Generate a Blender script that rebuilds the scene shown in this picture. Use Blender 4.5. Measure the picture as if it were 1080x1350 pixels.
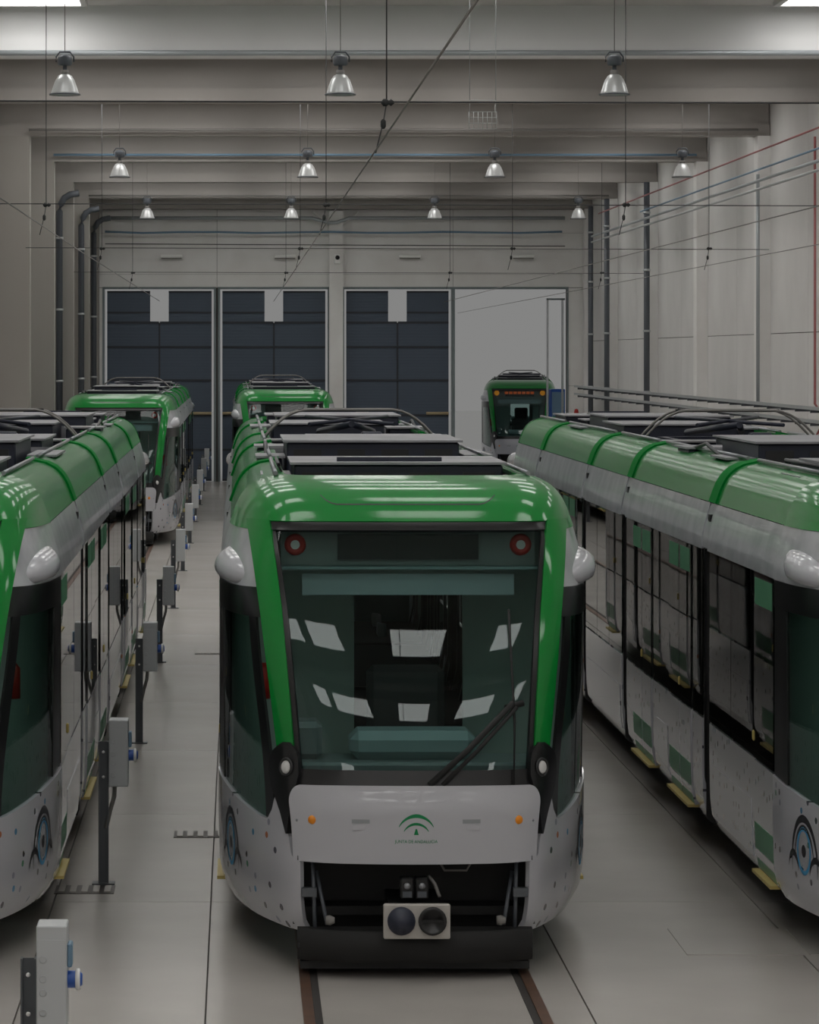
import bpy, math, random
from mathutils import Vector, Matrix
random.seed(7)
PI = math.pi
for o in list(bpy.data.objects): bpy.data.objects.remove(o)
S = bpy.context.scene
COL = S.collection

# ------------------------------------------------------------------ camera, world, exposure
FPX, HC = 4500.0, 4.23            # focal length in pixels of a 1080x1350 frame, camera height
cam_d = bpy.data.cameras.new('camera'); cam = bpy.data.objects.new('camera', cam_d); COL.objects.link(cam)
cam.location = (0, 0, HC); cam.rotation_euler = (PI/2, 0, 0)
cam_d.sensor_fit = 'AUTO'; cam_d.sensor_width = 36; cam_d.lens = FPX/1350*36
cam_d.shift_x = (540-313)/1350; cam_d.shift_y = -(675-468)/1350
cam_d.clip_start = .1; cam_d.clip_end = 600
S.camera = cam
w = bpy.data.worlds.new('world'); S.world = w; w.use_nodes = True
w.node_tree.nodes['Background'].inputs[0].default_value = (1, 1, .985, 1)
w.node_tree.nodes['Background'].inputs[1].default_value = .226
SKYLIGHT = 5.4                    # brightness of the daylit skylight panes
vs = S.view_settings; vs.view_transform = 'Standard'; vs.look = 'None'; vs.gamma = 1; vs.exposure = 0; vs.use_curve_mapping = False

# ------------------------------------------------------------------ materials
MATS = {}
def mat(name, col, rough=.5, metal=0, spec=.5, coat=0, noise=None, bump=None, emit=None):
    m = bpy.data.materials.new(name); m.use_nodes = True; nt = m.node_tree; b = nt.nodes['Principled BSDF']
    b.inputs['Base Color'].default_value = (*col, 1); b.inputs['Roughness'].default_value = rough
    b.inputs['Metallic'].default_value = metal; b.inputs['Specular IOR Level'].default_value = spec
    b.inputs['Coat Weight'].default_value = coat; b.inputs['Coat Roughness'].default_value = .04
    tc = nt.nodes.new('ShaderNodeTexCoord')
    if noise:                       # (scale, colour2, lo, hi)
        n = nt.nodes.new('ShaderNodeTexNoise'); n.inputs['Scale'].default_value = noise[0]; n.inputs['Detail'].default_value = 6
        nt.links.new(tc.outputs['Object'], n.inputs['Vector'])
        r = nt.nodes.new('ShaderNodeValToRGB'); r.color_ramp.elements[0].position = noise[2]; r.color_ramp.elements[1].position = noise[3]
        r.color_ramp.elements[0].color = (*noise[1], 1); r.color_ramp.elements[1].color = (*col, 1)
        nt.links.new(n.outputs['Fac'], r.inputs['Fac']); nt.links.new(r.outputs['Color'], b.inputs['Base Color'])
    if bump:                        # (scale, strength, distance)
        n2 = nt.nodes.new('ShaderNodeTexNoise'); n2.inputs['Scale'].default_value = bump[0]; n2.inputs['Detail'].default_value = 3
        nt.links.new(tc.outputs['Object'], n2.inputs['Vector'])
        bp = nt.nodes.new('ShaderNodeBump'); bp.inputs['Strength'].default_value = bump[1]; bp.inputs['Distance'].default_value = bump[2]
        nt.links.new(n2.outputs['Fac'], bp.inputs['Height']); nt.links.new(bp.outputs['Normal'], b.inputs['Normal'])
    if emit:
        b.inputs['Emission Color'].default_value = (*emit[0], 1); b.inputs['Emission Strength'].default_value = emit[1]
    MATS[name] = m
    return m
def glass(name, tint, ior=1.5, rough=.01):
    m = bpy.data.materials.new(name); m.use_nodes = True; nt = m.node_tree
    nt.nodes.remove(nt.nodes['Principled BSDF']); out = nt.nodes['Material Output']
    t = nt.nodes.new('ShaderNodeBsdfTransparent'); t.inputs[0].default_value = (*tint, 1)
    g = nt.nodes.new('ShaderNodeBsdfGlossy'); g.inputs['Roughness'].default_value = rough
    ge = nt.nodes.new('ShaderNodeNewGeometry'); dt = nt.nodes.new('ShaderNodeVectorMath'); dt.operation = 'DOT_PRODUCT'
    nt.links.new(ge.outputs['Normal'], dt.inputs[0]); nt.links.new(ge.outputs['Incoming'], dt.inputs[1])
    def mth(op, a, b):              # Schlick reflectance, the same from both faces of the pane
        k = nt.nodes.new('ShaderNodeMath'); k.operation = op
        for i, q in enumerate((a, b)):
            if q is None: continue
            if isinstance(q, (int, float)): k.inputs[i].default_value = q
            else: nt.links.new(q, k.inputs[i])
        return k.outputs[0]
    f0 = ((ior-1)/(ior+1))**2
    fr5 = mth('POWER', mth('SUBTRACT', 1.0, mth('ABSOLUTE', dt.outputs['Value'], None)), 5.0)
    fac = mth('ADD', mth('MULTIPLY', fr5, 1-f0), f0)
    x = nt.nodes.new('ShaderNodeMixShader')
    nt.links.new(fac, x.inputs[0]); nt.links.new(t.outputs[0], x.inputs[1]); nt.links.new(g.outputs[0], x.inputs[2])
    nt.links.new(x.outputs[0], out.inputs['Surface']); MATS[name] = m
    return m
mat('floor', (.50, .47, .44), .27, noise=(.55, (.43, .405, .38), .3, .62), spec=.45, bump=(40, .05, .002))
mat('joint', (.10, .09, .085), .8)
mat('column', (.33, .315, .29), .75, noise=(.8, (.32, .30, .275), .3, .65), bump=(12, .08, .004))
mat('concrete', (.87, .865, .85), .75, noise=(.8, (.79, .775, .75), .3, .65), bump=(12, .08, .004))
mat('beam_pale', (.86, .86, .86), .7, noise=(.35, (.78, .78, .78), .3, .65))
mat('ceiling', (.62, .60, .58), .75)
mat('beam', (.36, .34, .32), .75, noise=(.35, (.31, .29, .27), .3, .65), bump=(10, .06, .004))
mat('wallpanel', (.76, .75, .735), .6, noise=(.5, (.68, .67, .655), .3, .65))
mat('skyframe', (.55, .55, .54), .5)
mat('skypane', (.9, .9, .9), .4, emit=((1, .985, .96), SKYLIGHT))
mat('rail', (.16, .10, .075), .45, metal=.6, noise=(3, (.22, .12, .08), .35, .6))
mat('groove', (.035, .03, .028), .8)
mat('grate', (.06, .05, .045), .5, metal=.5)
mat('green', (.001, .22, .03), .4, coat=.65, spec=.15)
MATS['green'].node_tree.nodes['Principled BSDF'].inputs['Coat Roughness'].default_value = .10
mat('green_print', (.07, .25, .13), .4)
mat('silver', (.49, .50, .53), .3, metal=.0, coat=.5, noise=(3.5, (.36, .37, .40), .35, .62), bump=(5, .25, .012))
mat('black', (.012, .012, .013), .28)
mat('rubber', (.012, .012, .012), .75)
mat('dark', (.02, .021, .022), .55)
mat('navy', (.022, .026, .045), .45)
mat('navy_lid', (.34, .34, .36), .5, noise=(2, (.26, .26, .28), .35, .6))
mat('steel', (.30, .31, .33), .35, metal=.85)
mat('cabgrey', (.16, .20, .20), .5)
mat('cabteal', (.24, .33, .34), .45)
mat('blind', (.36, .44, .46), .6)
mat('red', (.45, .02, .015), .4)
mat('lens', (.75, .75, .74), .15)
mat('amber', (.85, .28, .01), .3)
mat('amber_lit', (.9, .3, .01), .3, emit=((1, .33, .02), .28))
mat('led_lit', (.3, .05, .01), .3, emit=((1, .16, .03), .2))
mat('yellow', (.55, .43, .14), .5)
mat('blue_print', (.05, .28, .50), .4)
mat('black_print', (.025, .025, .03), .45)
mat('grey_print', (.30, .32, .33), .5)
mat('plate', (.50, .475, .44), .45)
mat('boxgrey', (.50, .52, .53), .45)
mat('post', (.11, .12, .13), .5, metal=.3)
mat('blue', (.02, .09, .38), .35)
mat('pipe_dark', (.085, .095, .11), .45)
mat('pipe_grey', (.40, .43, .45), .4, metal=.3)
mat('pipe_blue', (.16, .27, .38), .45)
mat('pipe_red', (.34, .10, .10), .45)
mat('galv', (.48, .50, .51), .4, metal=.4)
mat('wire', (.05, .05, .055), .5)
mat('wire_grey', (.22, .21, .20), .5)
mat('door', (.075, .10, .138), .55)
mat('doorrail', (.035, .040, .052), .5)
mat('doorframe', (.20, .24, .25), .5)
mat('outside', (.92, .92, .91), .8)
mat('fixture', (.92, .92, .90), .4)
mat('wood', (.45, .36, .22), .6)
mat('emblem', (.0, .22, .07), .4)
mat('strap', (.003, .19, .03), .8, spec=.08)
mat('interior', (.20, .23, .22), .6)
mat('cablining', (.30, .37, .35), .6)
glass('windscreen', (.76, .84, .83), 1.34)
glass('sideglass', (.32, .35, .34), 1.5)
glass('cabglass', (.72, .84, .80), 1.5)
mat('bellglass', (.62, .63, .63), .3, metal=.3)
def paint_white():
    m = mat('white', (.50, .505, .54), .25, coat=.5)
    return m
paint_white()
def flecked():
    m = mat('white_flecked', (.50, .505, .54), .22, coat=.6); nt = m.node_tree; b = nt.nodes['Principled BSDF']
    tc = nt.nodes.new('ShaderNodeTexCoord'); v = nt.nodes.new('ShaderNodeTexVoronoi'); v.inputs['Scale'].default_value = 9.5
    v.voronoi_dimensions = '2D'; v.inputs['Scale'].default_value = 7.5
    sp_ = nt.nodes.new('ShaderNodeSeparateXYZ'); cb_ = nt.nodes.new('ShaderNodeCombineXYZ'); nt.links.new(tc.outputs['Object'], sp_.inputs[0])
    nt.links.new(sp_.outputs['Y'], cb_.inputs['X']); nt.links.new(sp_.outputs['Z'], cb_.inputs['Y']); nt.links.new(cb_.outputs[0], v.inputs['Vector'])
    lt = nt.nodes.new('ShaderNodeMath'); lt.operation = 'LESS_THAN'; lt.inputs[1].default_value = .17
    nt.links.new(v.outputs['Distance'], lt.inputs[0])
    sx = nt.nodes.new('ShaderNodeSeparateColor'); nt.links.new(v.outputs['Color'], sx.inputs[0])
    gt = nt.nodes.new('ShaderNodeMath'); gt.operation = 'GREATER_THAN'; gt.inputs[1].default_value = .66
    nt.links.new(sx.outputs[0], gt.inputs[0])
    mu = nt.nodes.new('ShaderNodeMath'); mu.operation = 'MULTIPLY'; nt.links.new(lt.outputs[0], mu.inputs[0]); nt.links.new(gt.outputs[0], mu.inputs[1])
    r = nt.nodes.new('ShaderNodeValToRGB'); r.color_ramp.interpolation = 'CONSTANT'
    e = r.color_ramp.elements; e[0].color = (.08, .08, .10, 1); e[1].position = .4; e[1].color = (.30, .31, .36, 1)
    for p, c in ((.62, (.10, .25, .40, 1)), (.76, (.42, .14, .06, 1)), (.88, (.12, .28, .18, 1))):
        q = e.new(p); q.color = c
    nt.links.new(sx.outputs[1], r.inputs[0])
    mx = nt.nodes.new('ShaderNodeMixRGB'); mx.inputs[1].default_value = (.50, .505, .54, 1)
    nt.links.new(mu.outputs[0], mx.inputs[0]); nt.links.new(r.outputs[0], mx.inputs[2]); nt.links.new(mx.outputs[0], b.inputs['Base Color'])
flecked()
def ribbed_door():
    m = MATS['door']; nt = m.node_tree; b = nt.nodes['Principled BSDF']
    tc = nt.nodes.new('ShaderNodeTexCoord'); wv = nt.nodes.new('ShaderNodeTexWave'); wv.bands_direction = 'Z'; wv.inputs['Scale'].default_value = 3.2
    nt.links.new(tc.outputs['Object'], wv.inputs['Vector'])
    bp = nt.nodes.new('ShaderNodeBump'); bp.inputs['Strength'].default_value = .25; bp.inputs['Distance'].default_value = .006
    nt.links.new(wv.outputs['Fac'], bp.inputs['Height']); nt.links.new(bp.outputs['Normal'], b.inputs['Normal'])
ribbed_door()

# ------------------------------------------------------------------ mesh helpers
class MB:
    def __init__(s): s.v = []; s.f = []; s.sm = []
    def quad(s, pts, smooth=False):
        i = len(s.v); s.v += [tuple(p) for p in pts]; s.f.append(tuple(range(i, i+len(pts)))); s.sm.append(smooth)
    def box(s, x0, x1, y0, y1, z0, z1, bev=0):
        if bev <= 0:
            i = len(s.v)
            s.v += [(x, y, z) for z in (z0, z1) for y in (y0, y1) for x in (x0, x1)]
            for f in ((0, 2, 3, 1), (4, 5, 7, 6), (0, 1, 5, 4), (2, 6, 7, 3), (0, 4, 6, 2), (1, 3, 7, 5)):
                s.f.append(tuple(i+k for k in f)); s.sm.append(False)
        else:                       # box with chamfered vertical section on all edges: three stacked rings
            b = bev
            def ring(d, z): return [(x0+d, y0+b, z), (x0+b, y0+d, z), (x1-b, y0+d, z), (x1-d, y0+b, z), (x1-d, y1-b, z), (x1-b, y1-d, z), (x0+b, y1-d, z), (x0+d, y1-b, z)]
            rings = [ring(b, z0), ring(0, z0+b), ring(0, z1-b), ring(b, z1)]
            i = len(s.v)
            for r in rings: s.v += r
            for k in range(3):
                for j in range(8):
                    s.f.append((i+k*8+j, i+k*8+(j+1) % 8, i+(k+1)*8+(j+1) % 8, i+(k+1)*8+j)); s.sm.append(False)
            s.f.append(tuple(i+j for j in reversed(range(8)))); s.f.append(tuple(i+24+j for j in range(8))); s.sm += [False, False]
        return s
    def tube(s, pts, r, n=8, cap=True):
        pts = [Vector(p) for p in pts]; i = len(s.v); N = len(pts)
        for k, p in enumerate(pts):
            t = (pts[min(k+1, N-1)]-pts[max(k-1, 0)]).normalized()
            a = t.cross(Vector((0, 0, 1)) if abs(t.z) < .95 else Vector((1, 0, 0))).normalized(); b = t.cross(a)
            rr = r[k] if isinstance(r, (list, tuple)) else r
            s.v += [tuple(p+a*math.cos(q)*rr+b*math.sin(q)*rr) for q in (2*PI*j/n for j in range(n))]
        for k in range(N-1):
            for j in range(n):
                s.f.append((i+k*n+j, i+(k+1)*n+j, i+(k+1)*n+(j+1) % n, i+k*n+(j+1) % n)); s.sm.append(True)
        if cap:
            s.f.append(tuple(i+j for j in range(n))); s.f.append(tuple(i+(N-1)*n+j for j in reversed(range(n)))); s.sm += [False, False]
        return s
    def lathe(s, prof, c=(0, 0, 0), n=20, axis='z'):
        i = len(s.v)
        for r, h in prof:
            for j in range(n):
                a = 2*PI*j/n; p = (r*math.cos(a), r*math.sin(a), h)
                if axis == 'y': p = (p[0], h, p[1])
                if axis == 'x': p = (h, p[0], p[1])
                s.v.append((c[0]+p[0], c[1]+p[1], c[2]+p[2]))
        for k in range(len(prof)-1):
            for j in range(n):
                s.f.append((i+k*n+j, i+k*n+(j+1) % n, i+(k+1)*n+(j+1) % n, i+(k+1)*n+j)); s.sm.append(True)
        return s
    def sheet(s, outer, inner):     # two point grids [row][col] closed into a solid with crisp rims
        R, C = len(outer), len(outer[0])
        for g, flip in ((outer, False), (inner, True)):
            i = len(s.v)
            for row in g: s.v += [tuple(p) for p in row]
            for r in range(R-1):
                for c in range(C-1):
                    q = (i+r*C+c, i+r*C+c+1, i+(r+1)*C+c+1, i+(r+1)*C+c)
                    s.f.append(q[::-1] if flip else q); s.sm.append(True)
        def rim(a, b):
            i = len(s.v); n = len(a); s.v += [tuple(p) for p in a]+[tuple(p) for p in b]
            for k in range(n-1): s.f.append((i+k, i+n+k, i+n+k+1, i+k+1)); s.sm.append(False)
        rim(outer[0], inner[0]); rim(outer[-1][::-1], inner[-1][::-1])
        rim([r[0] for r in outer][::-1], [r[0] for r in inner][::-1]); rim([r[-1] for r in outer], [r[-1] for r in inner])
        return s
    def mesh(s, name, m):
        me = bpy.data.meshes.new(name); me.from_pydata(s.v, [], s.f); me.materials.append(MATS[m])
        me.polygons.foreach_set('use_smooth', s.sm); me.update()
        return me
    def build(s, name, m, parent=None, loc=None):
        o = bpy.data.objects.new(name, s.mesh(name, m)); COL.objects.link(o)
        if parent: o.parent = parent
        if loc: o.location = loc
        return o
def fixnormals(o):
    import bmesh
    b = bmesh.new(); b.from_mesh(o.data); bmesh.ops.recalc_face_normals(b, faces=b.faces); b.to_mesh(o.data); b.free()
def box(name, m, x0, x1, y0, y1, z0, z1, parent=None, bev=0):
    return MB().box(x0, x1, y0, y1, z0, z1, bev).build(name, m, parent)
def empty(name, loc=(0, 0, 0), rz=0):
    o = bpy.data.objects.new(name, None); COL.objects.link(o); o.location = loc; o.rotation_euler = (0, 0, rz); o.empty_display_size = .2
    return o
def tag(o, label, cat, group=None):
    o['label'] = label; o['category'] = cat
    if group: o['group'] = group
    return o
def struct(o, label=None, cat=None):
    o['kind'] = 'structure'
    if label: o['label'] = label
    if cat: o['category'] = cat
    return o
def copy_tree(o, parent=None):
    c = o.copy(); COL.objects.link(c); c.parent = parent
    for ch in list(o.children): copy_tree(ch, c)
    return c
def inst(o, parent, loc=(0, 0, 0), rot=None):   # another object on the same mesh
    c = bpy.data.objects.new(o.name.split('.')[0], o.data); COL.objects.link(c); c.parent = parent; c.location = loc
    if rot: c.rotation_euler = rot
    return c

# ------------------------------------------------------------------ the hall
XL, XR, YB, YF = -5.3, 11.8, 113.9, -14.0        # wall faces
ZB, ZR = 9.08, 9.9                               # underside of beams, underside of roof
TRACKS = (-2.65, 1.21, 5.24, 9.5)
BEAMS = [55.4+10.1*k for k in range(-6, 6)]
floor = struct(box('floor', 'joint', XL-.3, XR+.3, YF-.3, YB+.6, -.3, -.02), 'grey brown concrete hall floor cut into long slabs', 'floor')
xs = [XL, -3.95, -1.42, -.204, 2.27, 3.99, 6.48, 7.9, 10.36, XR]
ys = [YF+5.05*k for k in range(26)]+[YB+.5]
mesh_cache = {}
for i in range(len(xs)-1):
    for j in range(len(ys)-1):
        wx, wy = xs[i+1]-xs[i], ys[j+1]-ys[j]; k = (round(wx, 3), round(wy, 3))
        if k not in mesh_cache: mesh_cache[k] = MB().box(.006, wx-.006, .006, wy-.006, -.1, 0).mesh('floor_slab', 'floor')
        o = bpy.data.objects.new('floor_slab', mesh_cache[k]); COL.objects.link(o); o.parent = floor; o.location = (xs[i], ys[j], 0)
# shallow inspection cover let into the floor in front of the right tram
cov = box('floor_hatch', 'floor', 3.17, 4.0, 24.05, 25.15, 0, .006, floor)
cov2 = box('floor_hatch', 'floor', 4.04, 4.9, 24.05, 25.15, 0, .006, floor)
# ceiling with beams
ceil = struct(box('ceiling', 'ceiling', XL-.3, XR+.3, YF-.3, YB+.6, ZR, ZR+.3), 'pale precast concrete roof over the hall', 'ceiling')
bm_mesh = MB()
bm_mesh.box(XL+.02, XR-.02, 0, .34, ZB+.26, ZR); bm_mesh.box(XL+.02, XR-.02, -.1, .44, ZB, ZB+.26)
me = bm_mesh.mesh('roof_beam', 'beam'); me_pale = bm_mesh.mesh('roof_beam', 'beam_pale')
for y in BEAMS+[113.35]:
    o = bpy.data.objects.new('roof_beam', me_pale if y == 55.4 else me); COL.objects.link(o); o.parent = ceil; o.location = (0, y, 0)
n = 0
fr = {}
for b in BEAMS+[115.9]:
    for X, hw, d0, d1 in [(x, .80, *d) for x in (-3.3, -1.0, 1.85, 4.8, 9.5) for d in ((8.55, 7.3), (2.4, 1.15))]:
        if b-d1 > YB: continue
        if b == 55.4 and d1 < 2: d0, d1 = (1.95, .70) if X in (-3.3, 9.5) else (3.6, 2.2)
        n += 1; hl = (d0-d1)/2; key = round(hl, 3)
        if key not in fr:
            f = MB(); f.box(-hw-.1, -hw, -hl-.1, hl+.1, -.08, 0); f.box(hw, hw+.1, -hl-.1, hl+.1, -.08, 0)
            f.box(-hw, hw, -hl-.1, -hl, -.08, 0); f.box(-hw, hw, hl, hl+.1, -.08, 0)
            p = MB().box(-hw, hw, -hl, hl, -.05, -.01)
            fr[key] = (f.mesh('window_frame', 'skyframe'), p.mesh('pane', 'skypane'))
        o = bpy.data.objects.new('window_%d' % n, fr[key][0]); COL.objects.link(o); o.location = (X, b-(d0+d1)/2, ZR); struct(o)
        p = bpy.data.objects.new('pane', fr[key][1]); COL.objects.link(p); p.parent = o
# side walls of precast panels with columns
def side_wall(name, X, sgn, colx, label):
    wl = struct(box(name, 'joint', min(X+sgn*.05, X+sgn*.35), max(X+sgn*.05, X+sgn*.35), YF-.3, YB+.5, 0, ZR), label, 'wall')
    pm = {}
    for i, b in enumerate(BEAMS+[116.0]):
        y0 = max(b-10.1, YF); y1 = min(b, YB)
        for half in (0, 1):
            a0 = y0+(y1-y0)*half/2; a1 = a0+(y1-y0)/2
            for z0, z1 in ((0, 4.7), (4.7, ZR)):
                k = (round(a1-a0, 3), z0)
                if k not in pm: pm[k] = MB().box(0, sgn*.2, .008, a1-a0-.008, z0+.008, z1-.008).mesh('wall_panel', 'wallpanel')
                o = bpy.data.objects.new('wall_panel', pm[k]); COL.objects.link(o); o.parent = wl; o.location = (X, a0, 0)
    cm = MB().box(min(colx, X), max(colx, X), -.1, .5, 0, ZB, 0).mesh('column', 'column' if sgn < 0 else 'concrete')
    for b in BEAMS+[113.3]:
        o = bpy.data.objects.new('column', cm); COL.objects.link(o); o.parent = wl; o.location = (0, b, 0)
    return wl
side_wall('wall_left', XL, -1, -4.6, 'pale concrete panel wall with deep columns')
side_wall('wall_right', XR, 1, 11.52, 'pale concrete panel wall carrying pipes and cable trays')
struct(box('wall_front', 'wallpanel', XL, XR, YF-.3, YF, 0, ZR), 'pale concrete end wall', 'wall')
# back wall with four door openings
OPEN = ((-4.45, -.76), (-.60, 3.04), (3.54, 7.16), (7.26, 11.0)); ZD = 6.43
wb = MB()
for x0, x1 in ((XL, -4.45), (-.76, -.60), (3.04, 3.54), (7.16, 7.26), (11.0, XR)): wb.box(x0, x1, YB+.06, YB+.4, 0, ZD)
wb.box(XL, XR, YB+.06, YB+.4, ZD, ZR)
wall_back = struct(wb.build('wall_back', 'joint'), 'pale concrete end wall above four tall doors', 'wall')
for x0, x1 in ((XL, -.68), (-.68, 3.29), (3.29, 7.2), (7.2, XR)):
    for z0, z1 in ((ZD+.05, 6.92), (6.92, 8.3), (8.3, ZB)): box('wall_panel', 'concrete', x0+.006, x1-.006, YB-.02, YB+.1, z0+.004, z1-.004, wall_back)
for x0, x1 in ((XL, -4.47), (11.05, XR)):
    for z0, z1 in ((0, 3.2), (3.2, ZD+.04)): box('wall_panel', 'concrete', x0+.006, x1-.006, YB-.02, YB+.1, z0+.004, z1-.004, wall_back)
pil = box('column', 'concrete', 3.06, 3.52, YB-.35, YB+.1, 0, ZB-.05, wall_back)
br = MB()
for sx in (-1, 1): br.tube([(3.29+sx*.75, YB-.25, 9.0), (3.29+sx*.2, YB-.25, 8.55)], .04)
br.build('bracket', 'concrete', wall_back)
# doors
RAILS = (.04, 1.05, 2.2, 3.37, 4.48, 5.30)
for k, (x0, x1) in enumerate(OPEN):
    f = MB(); f.box(x0-.05, x0, YB-.05, YB+.1, 0, ZD+.07); f.box(x1, x1+.05, YB-.05, YB+.1, 0, ZD+.07); f.box(x0, x1, YB-.05, YB+.1, ZD, ZD+.07)
    d = struct(f.build('door_%d' % (k+1), 'doorframe'), ['tall navy folding door with a wire slot, by the left wall', 'tall navy folding door with a wire slot, left of the concrete pilaster',
        'tall navy folding door with a wire slot, right of the concrete pilaster', 'open doorway with white daylight behind the farthest tram'][k], 'door')
    g = .10; c = (x0+x1)/2; yd = YB+.16
    if k < 3:
        for sx in (0, 1):
            a, b2 = (x0+g, c-.012) if sx == 0 else (c+.012, x1-g)
            for r in range(5): box('door_panel', 'door', a, b2, yd, yd+.05, RAILS[r]+.02, RAILS[r+1], d)
            ta, tb = (x0+g, c-.31) if sx == 0 else (c+.31, x1-g)
            for z0, z1 in ((5.32, 5.64), (5.66, ZD-.07)): box('door_panel', 'door', ta, tb, yd, yd+.05, z0, z1, d)
            box('door_rail', 'doorrail', ta, tb, yd-.03, yd+.02, 5.62, 5.68, d)
            box('door_rail', 'doorrail', ta, tb, yd-.03, yd+.02, ZD-.12, ZD-.06, d)
            for z in RAILS: box('door_rail', 'doorrail', a, b2, yd-.03, yd+.02, z-.02, z+.05, d)
        box('door_post', 'doorrail', c-.03, c+.03, yd-.03, yd+.02, .02, 5.3, d)
        for s0, s1 in ((x0-.01, x0+.03), (x1-.03, x1+.01)):
            box('seal_post', 'pipe_grey', s0, s1, YB+.02, YB+.06, 0, ZD, d)
        for sx in ((1,) if k == 0 else (0, 1)):
            bx0 = x1-g-.75 if sx else x0+g
            MB().tube([(bx0, yd-.06, 2.28), (bx0+.75, yd-.06, 2.28)], .05).build('lock_bar', 'wood', d)
    else:
        for q in range(2): box('door_panel', 'galv', x1-.10-q*.5, x1-.075-q*.5, YB+.42, YB+.95, .03, ZD-.3, d)
        box('door_rail', 'doorframe', x1-.64, x1-.02, YB+.42, YB+.46, ZD-.36, ZD-.3, d)
# outside
struct(box('ground', 'outside', -60, 70, YB+.6, 260, -.25, -.03), 'bright pale yard outside the open door', 'ground')
cb = empty('blue_cabinet', (10.92, 116.2, -.03)); tag(cb, 'tall narrow blue cabinet standing outside the open doorway', 'cabinet')
box('body', 'blue', -.24, .24, 0, .9, 0, 3.1, cb, .02); box('door', 'pipe_blue', -.21, .21, -.02, 0, .1, 3.0, cb)

# ------------------------------------------------------------------ rails and floor drains
tn = ('left wall side', 'centre', 'right hand', 'open doorway')
tlab = ('under the two trams beside the socket posts', 'under the tram with the uncovered coupler bay', 'under the tram facing the pipe-lined wall', 'leading to the open doorway')
rm = MB().box(-.035, .035, YF+.2, YB+.5, -.02, .012).mesh('rail', 'rail'); gm = MB().box(0, .05, YF+.2, YB+.4, -.02, .006).mesh('flange_groove', 'groove')
for t, X in enumerate(TRACKS):
    for s in (-1, 1):
        o = bpy.data.objects.new('rail', rm); COL.objects.link(o); o.location = (X+s*.7525, 0, 0)
        tag(o, 'rusty rail towards the %s wall, %s' % ('left' if s < 0 else 'right', tlab[t]), 'rail', 'rails set in the floor')
        g = bpy.data.objects.new('flange_groove', gm); COL.objects.link(g); g.parent = o; g.location = (-.087 if s > 0 else .037, 0, 0)
def grate(X0, X1, Y, near, wdt=.42):
    e = empty('drain_grate', ((X0+X1)/2, Y, 0)); tag(e, 'dark drain grate '+near, 'drain')
    h = (X1-X0)/2
    box('frame', 'grate', -h, h, 0, wdt, 0, .004, e)
    m = None; nb = int((X1-X0)/.09)
    for i in range(nb):
        x = -h+.03+i*.09
        if m is None: m = MB().box(0, .05, .05, wdt-.05, .004, .012).mesh('bar', 'floor')
        o = bpy.data.objects.new('bar', m); COL.objects.link(o); o.parent = e; o.location = (x, 0, 0)
grate(-.56, -.10, 29.9, 'beside the skirt of the tram with the uncovered coupler bay')
grate(-1.44, -.97, 26.79, 'at the foot of a socket post')
grate(-1.6, -1.15, 37.0, 'by the foot of a farther socket post', .3)
grate(-.60, -.16, 48.2, 'in the aisle past the second socket post', .2)

# ------------------------------------------------------------------ tram
def pchip(pts, flat=False):
    X = [p[0] for p in pts]; Y = [p[1] for p in pts]; n = len(X)
    h = [X[i+1]-X[i] for i in range(n-1)]; d = [(Y[i+1]-Y[i])/h[i] for i in range(n-1)]
    m = [0 if flat else d[0]]
    for i in range(1, n-1):
        if d[i-1]*d[i] <= 0: m.append(0)
        else:
            a, b = 2*h[i]+h[i-1], h[i]+2*h[i-1]; m.append((a+b)/(a/d[i-1]+b/d[i]))
    m.append(d[-1])
    def f(x):
        x = min(max(x, X[0]), X[-1]); i = 0
        while i < n-2 and x > X[i+1]: i += 1
        t = (x-X[i])/h[i]; t2, t3 = t*t, t*t*t
        return (2*t3-3*t2+1)*Y[i]+(t3-2*t2+t)*h[i]*m[i]+(-2*t3+3*t2)*Y[i+1]+(t3-t2)*h[i]*m[i+1]
    return f
L, YE = 27.8, 2.2                                  # tram length, where the straight side begins
W = pchip([(.28, 1.22), (.36, 1.29), (.55, 1.322), (1.0, 1.33), (2.6, 1.33), (2.98, 1.25), (3.03, 1.232), (3.16, 1.18), (3.24, 1.12), (3.29, 1.04), (3.32, .95), (3.33, .86)])
YFr0 = pchip([(.28, .12), (.45, .05), (.8, 0), (1.1, .02), (1.29, .08), (1.6, .187), (2.2, .445), (2.8, .782), (3.04, .955), (3.14, 1.05), (3.23, 1.2), (3.29, 1.42), (3.33, 1.8)])
TA, TB = math.radians(17), math.radians(37)          # rake of the convex windscreen at foot and head
def YFr(z):
    if 1.29 <= z <= 3.04:
        b = (TB-TA)/1.75; return .08+(math.log(math.cos(TA))-math.log(math.cos(TA+b*(z-1.29))))/b*.955/.9637*.99
    return YFr0(z)
sA = pchip([(0, 0), (.2, .36), (.35, .60), (.5, .77), (.65, .885), (.8, .957), (.9, .986), (1, 1)])
gA = pchip([(0, 0), (.2, .04), (.35, .18), (.5, .62), (.65, 1.12), (.8, 1.62), (.9, 1.92), (1, 2.2)], True)
sB = pchip([(0, 0), (.2, .42), (.35, .70), (.5, .86), (.65, .94), (.8, .976), (.9, .99), (1, 1)])
gB = pchip([(0, 0), (.2, .03), (.35, .11), (.5, .42), (.65, .92), (.8, 1.45), (.9, 1.82), (1, 2.2)], True)
def F(s, z):
    sg = -1 if s < 0 else 1; a = abs(s)
    if a > 1: return Vector((sg*W(z), YE+(a-1), z))
    q = min(max((z-1.0)/1.6, 0), 1); q = q*q*(3-2*q); yf = YFr(z)
    return Vector((sg*W(z)*(sA(a)*(1-q)+sB(a)*q), yf+(YE-yf)/YE*(gA(a)*(1-q)+gB(a)*q), z))
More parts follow.
